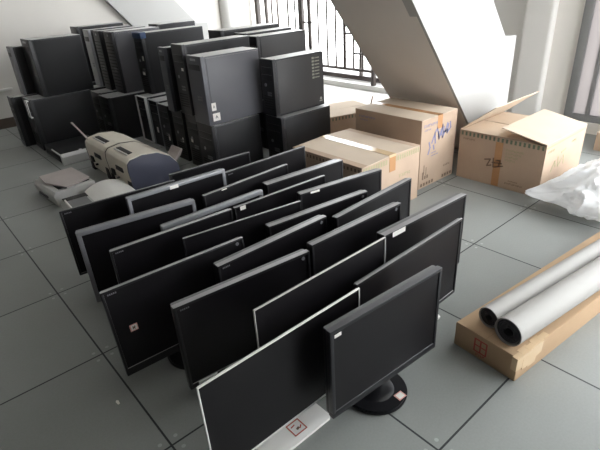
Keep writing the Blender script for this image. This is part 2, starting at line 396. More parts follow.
mm('large black monitor with a silver tag on its lower edge, behind the white framed one', .409, -1.726, .540, -5.3, .42, .353, 'satin', .012, .042, base='oval', base_off=.06, logo='left', tab=True, chin=.022)
mm('black monitor just right of the large black one with the silver tag', .944, -1.758, .512, -1.1, .44, .345, 'satin', .011, .04, base_off=.045, tab=True)
mm('black monitor with a pink edged white sticker on the left of its screen', .286, -1.460, .566, -3.0, .42, .340, 'satin', .010, .032, tilt=9, base='round', base_off=.0, logo='left', sticker=(-.226, .238, .026), tab=True, chin=.03)
mm('black monitor between the pink stickered one and the silver tagged one, partly hidden by both', .639, -1.605, .542, .5, .43, .345, 'satin', .010, .045, base_off=.06, logo='left', tab=True)
mm('tilted black monitor at the right end of its row, directly behind the strip labelled one', 1.199, -1.629, .551, 3.7, .43, .345, 'satin', .012, .035, base_off=.03)
mm('black monitor with a round corner badge, left of the tilted one at the right end', .964, -1.513, .545, -6.1, .42, .345, 'satin', .010, .045, base_off=.06, tab=True)
mm('black monitor with the thinnest pale top edge, mid rows, without any badge', .649, -1.384, .553, -8.3, .44, .345, 'satin', .006, .020, base_off=.06)
mm('black monitor with a pale tag on its top left, before the low brown carton', 1.227, -1.388, .495, -9.0, .43, .335, 'satin', .011, .045, base_off=.06, label_strip=(-.19, .05, .006))
mm('black monitor with a small white sticker hanging at its upper left corner', .978, -1.225, .548, -2.5, .415, .345, 'satin', .008, .025, base_off=.06, label_strip=(-.245, .03, .018))
mm('thin edged black monitor directly behind the one with the pink edged sticker', .396, -1.243, .536, -3.4, .44, .345, 'satin', .008, .03, base_off=.06, logo='left')
mm('monitor with a thick silver top bezel, midway along the left rows', .668, -1.111, .542, -1.0, .40, .33, 'silver', .022, .04, base_mat='footblack', base_off=.03)
mm('monitor with a bright wide top edge, before the dark side of the low carton', 1.231, -1.118, .507, -4.3, .41, .335, 'satin', .010, .06, base_off=.06)
mm('monitor with a pale tag midway on its thin top, behind the thick silver one', .937, -1.003, .543, 2.8, .43, .345, 'satin', .008, .03, base_off=.05, label_strip=(-.17, .03, .004))
mm('silver framed monitor second from the left end, frame grey down its left side', .351, -.987, .527, -8.3, .43, .353, 'greyp', .018, .05, base_mat='footblack', base_off=.06, chin=.03)
mm('wide black monitor in the back row at right, reaching the low carton', 1.205, -.810, .579, .5, .42, .345, 'black', .010, .03, base_off=.06, logo='left')
mm('silver framed monitor with a white top tag, nearest the ivory printers', .642, -.820, .531, -2.5, .45, .345, 'silver', .018, .045, base_mat='footblack', base_off=.06, label_strip=(-.05, .045, .006))
mm('black monitor at the back left corner of the rows, in front of the pale printers', .406, -.637, .578, -6.0, .41, .345, 'black', .010, .03, tilt=5, base_off=.07, logo='left')
mm('black monitor at the very back, close to the stacked computer towers', .983, -.567, .523, -3.3, .40, .335, 'black', .012, .035, base_off=.06)

# silver tag on the lower edge of the large black monitor (a part of it)
big = [o for o in COL.objects if o.name.startswith('computer_monitor') and 'large black monitor' in o['label']][0]
b = bmesh.new(); box(b, (-.238, -.004, .070), (-.165, .004, .088), .001); o = obj('silver_tag', b, M['bright'], big); o['label'] = 'silver tag on the lower bezel'

# ------------------------------------------------------------------ computer towers
GT = 'old desktop towers stacked two high'
def make_tower(label, x, y, z, d, w, h, style='plain', case='case', bez='bezel', yaw=0, stickers=(), cat='computer tower', details=True):
    """x,y: near front bottom corner; front faces -X, right side faces -Y"""
    root = thing('desktop_tower', label, cat, (x+d/2, y+w/2, z), R(yaw), GT)
    hx, hy = d/2, w/2
    fr = .028
    b = bmesh.new(); box(b, (-hx+fr*.8, -hy+.002, 0), (hx, hy-.002, h-.004), .003)
    obj('chassis', b, M['casetop' if case in ('case', 'casemid') else case], root)
    b = bmesh.new(); box(b, (-hx+fr+.012, -hy-.0012, .012), (hx-.012, -hy+.004, h-.016), .001)
    obj('side_cover', b, M[case], root)
    if style == 'open':                             # front bezel gone: bare steel rim, drive cage behind
        b = bmesh.new()
        t = .004
        box(b, (-hx, -hy, 0), (-hx+fr, -hy+t, h), .001); box(b, (-hx, hy-t, 0), (-hx+fr, hy, h), .001)
        box(b, (-hx, -hy, h-t), (-hx+fr, hy, h), .001); box(b, (-hx, -hy, 0), (-hx+fr, hy, t), .001)
        obj('steel_rim', b, M['bright' if y > 1.3 else 'silver'], root)
        b = bmesh.new(); box(b, (-hx+.01, -hy*.7, h*.55), (-hx+.03, hy*.7, h*.72), .002); box(b, (-hx+.008, -hy*.7, h*.78), (-hx+.03, hy*.7, h*.9), .002); obj('drive_cage', b, M['bezel'], root)
        b = bmesh.new(); box(b, (-hx+.014, -hy+.006, .006), (-hx+.026, hy-.006, h-.006)); obj('inner_plate', b, M['black'], root, False)
    else:
        b = bmesh.new(); box(b, (-hx, -hy, 0), (-hx+fr, hy, h), .006, 3)
        obj('front_bezel', b, M[bez], root)
        if details:
            if style in ('plain', 'blue'):
                for k in range(2):
                    b = bmesh.new(); zz = h*.86-k*.052; box(b, (-hx-.003, -hy*.8, zz-.04), (-hx+.003, hy*.8, zz), .002); obj('drive_bay', b, M['black' if bez != 'black' else 'charcoal'], root)
                b = bmesh.new(); cyl(b, (-hx-.001, hy*.3, h*.55), .012, .006, 'x', 20); obj('power_button', b, M['silver'], root)
                b = bmesh.new()
                for k in range(6): box(b, (-hx-.0015, -hy*.7, h*.12+k*.018), (-hx+.002, hy*.7, h*.12+k*.018+.008))
                obj('vent_grille', b, M['slot'], root, False)
            if style == 'slim':
                b = bmesh.new(); box(b, (-hx-.002, -hy*.75, h*.80), (-hx+.003, hy*.75, h*.88), .001); obj('drive_bay', b, M['charcoal'], root)
                b = bmesh.new(); box(b, (-hx-.003, -hy*.3, h*.93), (-hx+.003, hy*.4, h*.96), .001); obj('maker_badge', b, M['silver'], root)
            if style == 'mesh':
                b = bmesh.new()
                for k in range(14): box(b, (-hx-.002, -hy*.8, h*.1+k*h*.055), (-hx+.002, hy*.8, h*.1+k*h*.055+.007))
                obj('vent_grille', b, M['slot'], root, False)
                b = bmesh.new(); cyl(b, (-hx-.001, 0, h*.94), .010, .006, 'x', 20); obj('power_button', b, M['silver'], root)
            if style == 'blue':
                b = bmesh.new(); box(b, (-hx-.006, -hy-.002, h-.05), (-hx+.05, hy+.002, h+.003), .004); o = obj('front_cap', b, M['blue'], root); o['label'] = 'blue cap on the top of the front'
            b = bmesh.new(); box(b, (-hx-.002, -hy*.55, h*.40), (-hx+.002, hy*.1, h*.40+.012), .001); box(b, (-hx-.002, -hy*.55, h*.36), (-hx+.002, hy*.1, h*.36+.012), .001); obj('port_panel', b, M['mgrey'], root)
    S = lambda u, v, dd: Vector((u, -hy-.0012-dd, v))
    S2 = lambda u, v, dd: Vector((u, -hy-.0021-dd, v))
    Fn = lambda u, v, dd: Vector((-hx-.0005-dd, u, v))
    for (kind, u, v, a, c) in stickers:
        b = bmesh.new()
        if kind == 'side':
            patch(b, -hx+u, v, -hx+u+a, v+c, S, .0008); st = obj('sticker', b, M['paper'], root, False); st['label'] = 'white sticker low on the side cover'
            b = bmesh.new(); m_ = min(a, c)
            stroke(b, [(-hx+u+a*.5-m_*.15, v+c*.35), (-hx+u+a*.5, v+c*.68), (-hx+u+a*.5+m_*.15, v+c*.35)], m_*.09, S2); stroke(b, [(-hx+u+a*.5-m_*.12, v+c*.5), (-hx+u+a*.5+m_*.12, v+c*.5)], m_*.08, S2)
            obj('sticker_mark', b, M['mgrey'], st, False)
        elif kind == 'rows':
            n = 7
            for k in range(n):
                patch(b, -hx+u, v+k*c/n, -hx+u+a*.3, v+k*c/n+c/n*.6, S, .0008); patch(b, -hx+u+a*.38, v+k*c/n+c/n*.12, -hx+u+a, v+k*c/n+c/n*.45, S, .0008)
            st = obj('label_column', b, M['holo'], root, False); st['label'] = 'column of small pale printed marks'
        elif kind == 'mark':
            cyl(b, (-hx+u, -hy-.0015, v), a, .0012, 'y', 20); patch(b, -hx+u-a*1.3, v-a*2.0, -hx+u+a*1.3, v-a*1.4, S, .0008)
            st = obj('maker_badge', b, M['lgrey'], root); st['label'] = 'pale round badge with a bar of lettering below'
        elif kind == 'front':
            patch(b, u, v, u+a, v+c, Fn, .0012); st = obj('sticker', b, M['paper'], root, False); st['label'] = 'white sticker on the front'
    return root
mt = make_tower
H1 = .48
# left stack
mt('lower tower of the front left pair, bright wire handle on its front', .66, 2.03, 0, .56, .25, H1)
mt('upper left tower with a broad plain black side, over the one with the wire handle', .800, 2.03, H1, .46, .27, .498, 'slim')
mt('leftmost lower tower, set back against the skirting of the tan wall', .575, 2.33, 0, .46, .15, H1)
mt('leftmost upper tower with a pale grey front edge, before the tan wall', .70, 2.34, H1, .46, .13, .435, 'slim', bez='greyp')
hb = [o for o in COL.objects if o.name.startswith('desktop_tower') and 'bright wire handle' in o['label'] and o['label'].startswith('lower')][0]
b = bmesh.new()
xh = -.28
box(b, (xh-.022, -.118, .32), (xh-.015, -.109, .468), .002); box(b, (xh-.022, -.050, .32), (xh-.015, -.041, .468), .002); box(b, (xh-.022, -.118, .314), (xh+.002, -.041, .323), .002); box(b, (xh-.022, -.118, .464), (xh+.002, -.041, .474), .002)
o = obj('handle', b, M['bright'], hb); o['label'] = 'bright wire handle'

ZM = .43
# middle stack, upper layer
mt('rearmost upper tower by the tan wall, its top showing behind the silver strip one', 1.461, 2.76, ZM, .52, .2, .57, 'slim', details=False)
mt('upper tower with a worn silver strip down its narrow front', 1.437, 2.35, ZM, .46, .15, .555, 'slim', bez='silver')
mt('upper tower with a black slotted front, right of the silver strip one', 1.43, 2.04, ZM, .48, .16, .555, 'mesh')
mt('upper tower with a grey side and black front, left of the blue capped tower', 1.44, 1.75, ZM, .48, .2, .555, 'mesh', case='casegrey', bez='bezel')
mt('upper tower with a blue cap on its front', 1.592, 1.47, ZM, .64, .17, .54, 'blue', stickers=(('front', -.03, .17, .05, .03), ('front', -.06, .30, .03, .04)))
mt('short narrow upper tower with a slate grey front, left of the light grey ones', 1.388, .64, ZM, .44, .10, .486, 'slim', bez='bezelgrey')
mt('long black upper tower half hidden behind the light grey one with two stickers', 1.415, .40, ZM, .6, .17, .515, 'plain', stickers=(('front', -.06, .33, .03, .05),))
mt('light grey sided upper tower with two white stickers low on its side', 1.363, .066, .42, .485, .2, .472, 'slim', case='casegrey', bez='bezelgrey', stickers=(('side', .035, .10, .036, .055), ('side', .035, .026, .06, .055)))
# middle stack, lower layer
def low(label, x, y, d, w, style='plain', z=ZM-.002, **k): return mt(label, x, y, 0, d, w, z, style, **k)
low('lower tower under the rearmost upper one', 1.46, 2.74, .5, .22)
low('lower tower under the one with the worn silver strip', 1.30, 2.36, .5, .2)
low('lower tower under the black slotted one, its front in shadow', 1.28, 2.02, .5, .24)
low('lower tower with a broad dark side just behind the ivory printers', 1.25, 1.70, .62, .26)
low('lower tower with bare bright steel rim, below the blue capped tower', 1.475, 1.40, .5, .20, 'open')
low('bare rimmed lower tower right of the brightest steel rim, no front panel', 1.47, 1.14, .5, .19, 'open', stickers=(('front', -.04, .14, .03, .05),))
low('lower tower below the narrow slate fronted one, dark ports on its front', 1.45, .90, .5, .18, stickers=(('front', -.05, .12, .025, .05),))
low('lower tower second from the near end of its row, pale sticker on its front', 1.44, .63, .5, .18, stickers=(('front', -.05, .16, .02, .04),))
low('lower tower below the long black one, deep in shadow', 1.43, .37, .5, .19, stickers=(('front', .02, .20, .03, .03),))
low('lower tower at the near end, below the light grey tower with two stickers', 1.37, .06, .43, .21, z=.418)
# right stack
mt('upper tower at the near right, a column of pale marks on its side', 1.81, -.139, .422, .49, .15, .405, 'plain', case='casemid', stickers=(('rows', .37, .215, .075, .165), ('mark', .452, .055, .011, 0)))
low('lower tower at the near right, below the one with the column of pale marks', 1.81, -.19, .5, .19, z=.42)
mt('upper tower with a clean dark grey side and bright top, behind the pale marked one', 2.069, .382, ZM, .52, .17, .50, 'plain', case='casemid')
low('lower tower below the dark grey one with a bright top', 2.07, .36, .5, .19)
mt('upper tower showing only a pale top strip behind the bright topped dark grey one', 2.08, .565, ZM, .52, .15, .515, 'slim', details=False)
low('lower tower below the one showing a pale top strip', 2.07, .56, .5, .17)
mt('upper tower at the back right by the railing, only its top showing', 1.985, .765, ZM, .62, .2, .54, 'slim', details=False)
low('lower tower below the back right one by the railing', 2.05, .75, .5, .2)
mt('upper tower at the back, its end showing beside the white far stair', 2.15, 2.29, ZM, .47, .2, .54, 'slim', details=False)
low('lower tower below the one beside the white stair', 2.13, 2.29, .48, .2)

# flat silver desktop computer lying on the floor before the left stack
sd = thing('desktop_computer', 'flat desktop computer lying on the floor, silver front, black top', 'desktop computer', (.86, 1.70, 0), 0)
b = bmesh.new(); box(b, (-.20, -.24, .0), (.20, .25, .082), .004); obj('chassis', b, M['case'], sd)
b = bmesh.new(); prism(b, [(-.292, .004), (-.285, .07), (-.262, .094), (-.235, .09), (-.235, .0), (-.28, 0)], 'x', -.205, .205, .002); o = obj('front_bezel', b, M['bright'], sd); o['label'] = 'silver sloped front'
b = bmesh.new(); box(b, (-.206, -.20, .03), (-.199, .2, .055), .001); obj('vent_grille', b, M['slot'], sd, False)
b = bmesh.new(); box(b, (-.204, -.24, .074), (-.196, .02, .086), .001); o = obj('edge_trim', b, M['bright'], sd); o['label'] = 'bright edge trim'
b = bmesh.new(); cyl(b, (-.02, -.2, .083), .014, .003, seg=20); obj('maker_badge', b, M['bright'], sd)

# ------------------------------------------------------------------ printers
def ivory_printer(label, y0, L_, front_cap, arm):
    root = thing('dot_matrix_printer', label, 'printer', (.98, y0+L_/2, 0), 0, 'ivory printers before the towers')
    hy = L_/2
    prof = [(x, z*1.1) for x, z in [(-.17, .02), (-.185, .17), (-.18, .215), (-.155, .238), (-.06, .252), (.06, .24), (.15, .195), (.205, .13), (.215, .05), (.21, .02)]]
    b = bmesh.new(); prism(b, prof, 'y', -hy+.012, hy-.012, .007); obj('body', b, M['beige'], root)
    b = bmesh.new(); prism(b, [(x*1.005, z*1.006) for x, z in prof], 'y', hy-.02, hy-.008, .002); obj('seam_band', b, M['slot'], root)
    cap = bmesh.new(); prism(cap, [(x*.985, .02+(z-.02)*.97) for x, z in prof], 'y', -hy, -hy+.02, .006); o = obj('end_panel', cap, M['bluegrey'] if front_cap else M['beige'], root)
    if front_cap: o['label'] = 'blue grey end panel'
    for (ya, yb, za, zb) in ((-hy*.55, hy*.05, .15, .185), (hy*.35, hy*.62, .085, .13)):
        b = bmesh.new(); box(b, (-.190, ya, za), (-.168, yb, zb), .002); obj('paper_slot', b, M['slot'], root)
    b = bmesh.new(); box(b, (-.12, -hy*.5, .26), (-.085, hy*.55, .277), .003); obj('top_slot', b, M['slot'], root)
    b = bmesh.new(); box(b, (-.135, -hy*.55, .26), (-.122, hy*.6, .2745), .003); obj('paper_guide', b, M['lgrey'], root)
    for s in (-1, 1):
        b = bmesh.new(); box(b, (-.178, s*hy*.78-.035, 0), (-.10, s*hy*.78+.035, .10 if s < 0 else .07), .008); obj('foot', b, M['slot'], root)
        b = bmesh.new(); box(b, (.10, s*hy*.78-.03, 0), (.16, s*hy*.78+.03, .03), .006); obj('foot', b, M['slot'], root)
    b = bmesh.new(); cyl(b, (-.184, hy*.1, .08), .008, .02, 'x', 16); obj('knob', b, M['slot'], root)
    if arm:
        b = bmesh.new()
        prism(b, [(hy-.06, .245), (hy-.05, .255), (hy+.31, .335), (hy+.31, .327)], 'x', -.165, -.150, .002)
        o = obj('paper_tray', b, M['pinkgrey'], root); o['label'] = 'thin paper arm sticking out at the back'
    else:
        b = bmesh.new()
        prism(b, [(.20, .10), (.275, .16), (.30, .205), (.285, .212), (.255, .175), (.195, .12)], 'y', -.12, .03, .003)
        o = obj('paper_flap', b, M['pinkgrey'], root); o['label'] = 'raised grey flap on the side away from the camera'
    return root
ivory_printer('nearer ivory printer with the blue grey end panel, in front of the towers', .30, .42, True, False)
ivory_printer('farther ivory printer with a thin arm sticking out, beside the flat silver desktop', .725, .44, False, True)

sc_ = thing('flatbed_scanner', 'pale grey scanner with a faded pinkish lid, at the far left of the floor', 'scanner', (.47, .70, 0), R(4))
b = bmesh.new(); prism(b, [(-.14, 0), (-.155, .08), (-.14, .11), (.14, .11), (.15, .06), (.14, 0)], 'y', -.18, .22, .006); obj('body', b, M['lgrey'], sc_)
b = bmesh.new(); prism(b, [(-.06, -.20), (-.13, .03), (-.11, .2), (.13, .2), (.13, -.13)], 'z', .118, .132, .004); o = obj('lid', b, M['pinkgrey'], sc_); o['label'] = 'faded pinkish lid'
b = bmesh.new(); box(b, (-.10, -.14, .108), (.12, .18, .119), .002); obj('lid_gasket', b, M['slot'], sc_)
b = bmesh.new(); box(b, (-.156, -.02, .03), (-.146, .14, .045), .001); obj('port_panel', b, M['mgrey'], sc_)

wp = thing('inkjet_printer', 'white printer with a curved cover and grey inset, just behind the back left monitor', 'printer', (.56, .22, 0), R(-3))
b = bmesh.new(); prism(b, [(-.22, 0), (-.235, .05), (-.215, .082), (.20, .082), (.22, .05), (.21, 0)], 'y', -.20, .2, .008); obj('body', b, M['lgrey'], wp)
b = bmesh.new()
n = 12; arc = [(-.06+.28*i/n, .082+.045*math.sin(math.pi*i/n)**.8) for i in range(n+1)]
prism(b, [(x, z) for x, z in arc]+[(.22, .075), (-.06, .075)], 'y', -.17, .22, .003); o = obj('curved_cover', b, M['whitep'], wp); o['label'] = 'curved white cover'
b = bmesh.new(); box(b, (-.205, -.15, .08), (-.075, .12, .0875), .002); o = obj('inset_panel', b, M['mgrey'], wp); o['label'] = 'dark grey inset panel'
b = bmesh.new(); box(b, (-.215, .12, .076), (-.06, .2, .084), .002); obj('paper_slot', b, M['slot'], wp)
b = bmesh.new(); prism(b, [(-.214, -.16), (-.205, -.16), (-.205, .13), (-.214, .13)], 'z', .08, .098, .001); obj('paper_guide', b, M['whitep'], wp)

# ------------------------------------------------------------------ cartons
def faces(x0, y0, sx, sy):
    """u,v frames on the -X face and the -Y face of a carton whose root sits at its centre"""
    hx, hy = sx/2, sy/2
    fx = lambda u, v, d: Vector((-hx-.0004-d, hy-u, v))            # u runs from far-left to near corner
    fy = lambda u, v, d: Vector((-hx+u, -hy-.0004-d, v))           # u runs from near corner to the right
    return fx, fy
def header(bm, f, u, v, n, s, gap=1.35):
    for k in range(n):                               # rows of small block characters too far away to read
        a = u+k*s*gap
        stroke(bm, [(a, v), (a, v+s)], s*.18, f); stroke(bm, [(a, v+s*(.4+.15*(k % 3))), (a+s*.8, v+s*(.4+.15*(k % 3)))], s*.18, f)
        if k % 2: stroke(bm, [(a+s*.8, v), (a+s*.8, v+s)], s*.18, f)
        else: stroke(bm, [(a, v+s*.95), (a+s*.8, v+s*.95)], s*.18, f)
GB = 'brown cardboard cartons along the stair foot'
# tall carton under the stair
sx, sy, h = .40, .575, .474
mb = thing('cardboard_carton', 'tall brown carton with blue brush lettering under the stair slope', 'box', (2.192+sx/2, -1.146+sy/2, 0), 0, GB)
b = bmesh.new(); box(b, (-sx/2, -sy/2, 0), (sx/2, sy/2, h-.003), .003); obj('body', b, M['card'], mb)
b = bmesh.new(); box(b, (-sx/2+.001, -sy/2+.001, h-.004), (-.001, sy/2-.001, h), .001); obj('top_flap', b, M['cardin'], mb)
b = bmesh.new(); box(b, (.001, -sy/2+.001, h-.004), (sx/2-.001, sy/2-.001, h), .001); obj('top_flap', b, M['cardin'], mb)
b = bmesh.new(); box(b, (-.026, -sy/2-.0012, h-.09), (.026, -sy/2+.01, h+.0008)); box(b, (-.026, -sy/2-.0012, h-.0006), (.026, sy/2, h+.0008)); obj('tape', b, M['browntape'], mb, False)
fx, fy = faces(0, 0, sx, sy)
b = bmesh.new(); header(b, fy, .03, h-.055, 7, .018); header(b, fy, .035, h-.08, 5, .011); obj('printed_heading', b, M['blueink'], mb, False)
b = bmesh.new(); header(b, fy, .12, .225, 5, .009); header(b, fy, .12, .205, 7, .009); obj('printed_lettering', b, M['blueink'], mb, False)
b = bmesh.new()
for P_ in ([(.12, .30), (.15, .36), (.175, .39)], [(.15, .36), (.16, .29)], [(.175, .39), (.20, .31), (.19, .36)], [(.20, .31), (.235, .40), (.225, .33)], [(.25, .38), (.24, .31), (.275, .36), (.29, .40)], [(.245, .345), (.30, .35)], [(.30, .39), (.29, .33), (.33, .36), (.32, .40)], [(.09, .31), (.105, .27)], [(.10, .265), (.085, .23)], [(.14, .28), (.15, .25)]):
    stroke(b, P_, .013, fy)
o = obj('brush_lettering', b, M['blueink'], mb, False); o['label'] = 'blue brush lettering and heading'
b = bmesh.new(); header(b, fx, .04, h-.055, 8, .014); header(b, fx, .05, h-.075, 6, .009); obj('printed_heading', b, M['blueink'], mb, False)
b = bmesh.new()
stroke(b, [(.30+.06*math.cos(t), .26+.05*math.sin(t)) for t in [i*.3 for i in range(11)]], .016, fx)
for P_ in ([(.27, .24), (.29, .28), (.30, .24)], [(.31, .28), (.33, .23)], [(.34, .28), (.35, .24), (.37, .27)]): stroke(b, P_, .012, fx)
obj('brush_lettering', b, M['blueink'], mb, False)
b = bmesh.new()
for k in range(5): patch(b, .02+k*.031, .012, .04+k*.031, .034, fy)
o = obj('printed_band', b, M['dark'], mb, False); o['label'] = 'dark printed band along the bottom'
b = bmesh.new()
for k in range(8, 12): patch(b, .02+k*.031, .012, .04+k*.031, .034, fy)
o = obj('printed_band', b, M['dark'], mb, False); o['label'] = 'dark printed band along the bottom'
b = bmesh.new()
for k in range(3): patch(b, .035+k*.025, .06, .05+k*.025, .085+.03*(k == 0), fy)
stroke(b, [(.05, .10), (.05, .16)], .008, fy); stroke(b, [(.075, .09), (.075, .14)], .007, fy)
obj('handling_symbols', b, M['dark'], mb, False)
b = bmesh.new(); header(b, fy, .28, .09, 4, .014); obj('printed_lettering', b, M['dark'], mb, False)

# low carton in front of it
sx, sy, h = .535, .60, .362
lb = thing('cardboard_carton', 'low brown carton with a glossy taped top, in front of the blue lettered one', 'box', (1.556+sx/2, -1.212+sy/2, 0), 0, GB)
b = bmesh.new(); box(b, (-sx/2, -sy/2, 0), (sx/2, sy/2, h-.004), .003); obj('body', b, M['card'], lb)
for s in (-1, 1):
    b = bmesh.new(); prism(b, [(s*sx/2, h-.006), (s*.004, h+.004), (s*.004, h), (s*sx/2, h-.010)], 'y', -sy/2, sy/2); obj('top_flap', b, M['cardin'], lb, False)
b = bmesh.new(); box(b, (-.03, -sy/2-.0012, h-.085), (.03, -sy/2+.01, h+.0046)); box(b, (-.03, -sy/2, h+.0042), (.03, sy/2, h+.0052)); obj('tape', b, M['tape'], lb, False)
b = bmesh.new(); box(b, (-.028, -sy/2-.0022, h-.1), (.028, -sy/2-.001, h-.01)); obj('tape', b, M['browntape'], lb, False)
fx, fy = faces(0, 0, sx, sy)
b = bmesh.new()
for k in range(10): patch(b, .01+k*.0218, h-.045, .022+k*.0218, h-.014, fy)
o = obj('printed_band', b, M['lgreen'], lb, False); o['label'] = 'pale green striped band along the top edge'
b = bmesh.new()
for k in range(13, 24): patch(b, .01+k*.0218, h-.045, .022+k*.0218, h-.014, fy)
o = obj('printed_band', b, M['lgreen'], lb, False); o['label'] = 'pale green striped band along the top edge'
b = bmesh.new(); header(b, fy, .34, .20, 4, .02); obj('printed_lettering', b, M['lgreen'], lb, False)
b = bmesh.new(); header(b, fy, .05, .25, 5, .012); obj('printed_heading', b, M['lgreen'], lb, False)
b = bmesh.new()
for k in range(20): patch(b, .02+k*.029, h-.04, .034+k*.029, h-.02, fx)
obj('printed_band', b, M['dark'], lb, False)

# open carton on the right
sx, sy, h = .585, .585, .34
ob = thing('cardboard_carton', 'open brown carton with green edge stripes, its flaps loose, at right', 'box', (2.578+sx/2, -1.775+sy/2, 0), 0, GB)
hx, hy, t = sx/2, sy/2, .006
b = bmesh.new()
box(b, (-hx, -hy, 0), (-hx+t, hy, h)); box(b, (hx-t, -hy, 0), (hx, hy, h)); box(b, (-hx+t, -hy, 0), (hx-t, -hy+t, h)); box(b, (-hx+t, hy-t, 0), (hx-t, hy, h)); box(b, (-hx+t, -hy+t, 0), (hx-t, hy-t, t))
obj('body', b, M['card'], ob, False)
b = bmesh.new(); box(b, (-hx, -hy+.004, h-.006), (-.006, hy-.004, h-.001)); o = obj('flap', b, M['cardin'], ob, False)
b = bmesh.new(); box(b, (.006, -hy+.004, h-.006), (hx, hy-.004, h-.001)); obj('flap', b, M['cardin'], ob, False)
m_ = Matrix.Translation((0, -hy, h)) @ Matrix.Rotation(R(11), 4, 'X')
b = bmesh.new(); box(b, (-hx, 0, 0), (hx, .30, .005), mtx=m_); obj('flap', b, M['cardin'], ob, False)
m_ = Matrix.Translation((0, hy, h)) @ Matrix.Rotation(R(-37), 4, 'X')
b = bmesh.new(); box(b, (-hx, -.295, 0), (hx, 0, .005), mtx=m_); o = obj('flap', b, M['cardin'], ob, False); o['label'] = 'flap standing half open'
fx, fy = faces(0, 0, sx, sy)
b = bmesh.new()
for k in range(20): patch(b, .012+k*.0288, h-.034, .026+k*.0288, h-.008, fx)
o = obj('printed_band', b, M['green'], ob, False); o['label'] = 'green striped band along the top edge'
b = bmesh.new(); header(b, fx, .03, h-.062, 6, .011); obj('printed_heading', b, M['dark'], ob, False)
b = bmesh.new(); header(b, fx, .36, .035, 8, .011); header(b, fx, .38, .055, 6, .008); obj('printed_lettering', b, M['dark'], ob, False)
b = bmesh.new()
for P_ in ([(.20, .17), (.24, .18), (.22, .13), (.25, .14)], [(.26, .19), (.265, .13), (.30, .14)], [(.28, .18), (.31, .185), (.30, .14), (.33, .15)], [(.255, .16), (.32, .165)]): stroke(b, P_, .009, fx)
o = obj('brush_mark', b, M['dark'], ob, False); o['label'] = 'dark brushed mark in the middle'
b = bmesh.new()
for k in range(4): header(b, fx, .34, h-.085-.022*k, 7-k, .013)
obj('printed_heading', b, M['lgreen'], ob, False)
b = bmesh.new(); patch(b, .265, 0.004, .315, h-.036, fx); obj('tape', b, M['browntape'], ob, False)
b = bmesh.new(); header(b, fy, .04, h-.06, 5, .014); obj('printed_heading', b, M['lgreen'], ob, False)
b = bmesh.new(); header(b, fy, .38, h-.07, 4, .012); obj('printed_heading', b, M['lgreen'], ob, False)
b = bmesh.new(); stroke(b, [(.01, h-.02), (.57, h-.02)], .010, fy); obj('printed_band', b, M['lgreen'], ob, False)
b = bmesh.new()
for P_ in ([(.12, .14), (.16, .20), (.18, .16)], [(.2, .22), (.22, .15), (.26, .19)], [(.24, .24), (.30, .25)], [(.28, .21), (.30, .15)]): stroke(b, P_, .011, fy)
obj('brush_lettering', b, M['lgreen'], ob, False)

# small carton behind, mostly hidden
fb_ = thing('cardboard_carton', 'pale topped carton far behind, between the towers and the stair slope', 'box', (2.62, .02, 0), R(-16), GB)
b = bmesh.new(); box(b, (-.25, -.20, 0), (.27, .22, .29), .003); obj('body', b, M['card'], fb_)
b = bmesh.new(); box(b, (-.25, -.20, .289), (.27, .005, .293)); obj('top_flap', b, M['cardin'], fb_, False)
b = bmesh.new(); box(b, (-.25, .009, .289), (.27, .22, .293)); obj('top_flap', b, M['cardin'], fb_, False)
b = bmesh.new()
g_ = lambda u, v, d: Vector((-.25+u, -.2004-d, v))
for k in range(16): patch(b, .01+k*.031, .258, .024+k*.031, .284, g_)
obj('printed_band', b, M['green'], fb_, False)

# torn carton flap standing on that carton's top against the stair
tf = bmesh.new()
prism(tf, [(-.05, 0), (.05, 0), (.06, .05), (.02, .12), (-.02, .11), (-.045, .06)], 'y', -.004, .004, .0015)
o = obj('cardboard_scrap', tf, M['card'], None, False, (2.79, -.18, .293)); o.rotation_euler = (R(14), 0, R(35))
tag(o, 'torn scrap of cardboard standing where the stair slope meets the pale topped carton', 'cardboard')

# cardboard edge seen at the right border by the far window
eb = thing('cardboard_carton', 'carton at the right edge of the picture, below the grey framed window', 'box', (4.0, -1.88, 0), 0)
b = bmesh.new(); box(b, (-.30, -.25, 0), (.06, .20, .14), .003); obj('body', b, M['card'], eb)
b = bmesh.new(); box(b, (-.30, -.25, .139), (.06, .20, .144)); obj('top_flap', b, M['cardin'], eb, False)

# ------------------------------------------------------------------ long carton with two rolls
ln = thing('long_carton', 'long flat brown carton on the floor at right, taped at the near corner', 'box', (1.052, -2.160, 0), R(-5.5))
L_, W_, h = 1.32, .262, .105
b = bmesh.new(); box(b, (0, -W_, 0), (L_, 0, h), .003); obj('body', b, M['carddk'], ln)
b = bmesh.new(); box(b, (0.001, -W_*.5-.001-W_*.48, h-.002), (L_-.001, -W_*.5-.001, h+.0015)); obj('top_flap', b, M['carddk'], ln, False)
b = bmesh.new(); box(b, (0.001, -W_*.5+.001, h-.002), (L_-.001, -.003, h+.0015)); obj('top_flap', b, M['carddk'], ln, False)
b = bmesh.new()
for k in range(5):
    x0 = .0+k*.035; box(b, (x0-.001, -W_-.0015-.0006*(k % 2), h-.055-.012*(k % 3)), (x0+.05, -W_+.02+.008*(k % 2), h+.0022+.0004*k), mtx=Matrix.Rotation(R(.6*(k-2)), 4, 'Z'))
o = obj('tape', b, M['tape'], ln, False); o['label'] = 'crumpled clear tape at the near corner'
e_ = lambda u, v, d: Vector((-.0004-d, -u, v))
b = bmesh.new(); stroke(b, [(.09, .03), (.09, .085), (.14, .085), (.14, .03), (.09, .03)], .006, e_); stroke(b, [(.09, .058), (.14, .058)], .006, e_); stroke(b, [(.115, .03), (.115, .085)], .006, e_); header(b, e_, .10, .012, 3, .01)
o = obj('red_stamp', b, M['redink'], ln, False); o['label'] = 'red stamp on the end'
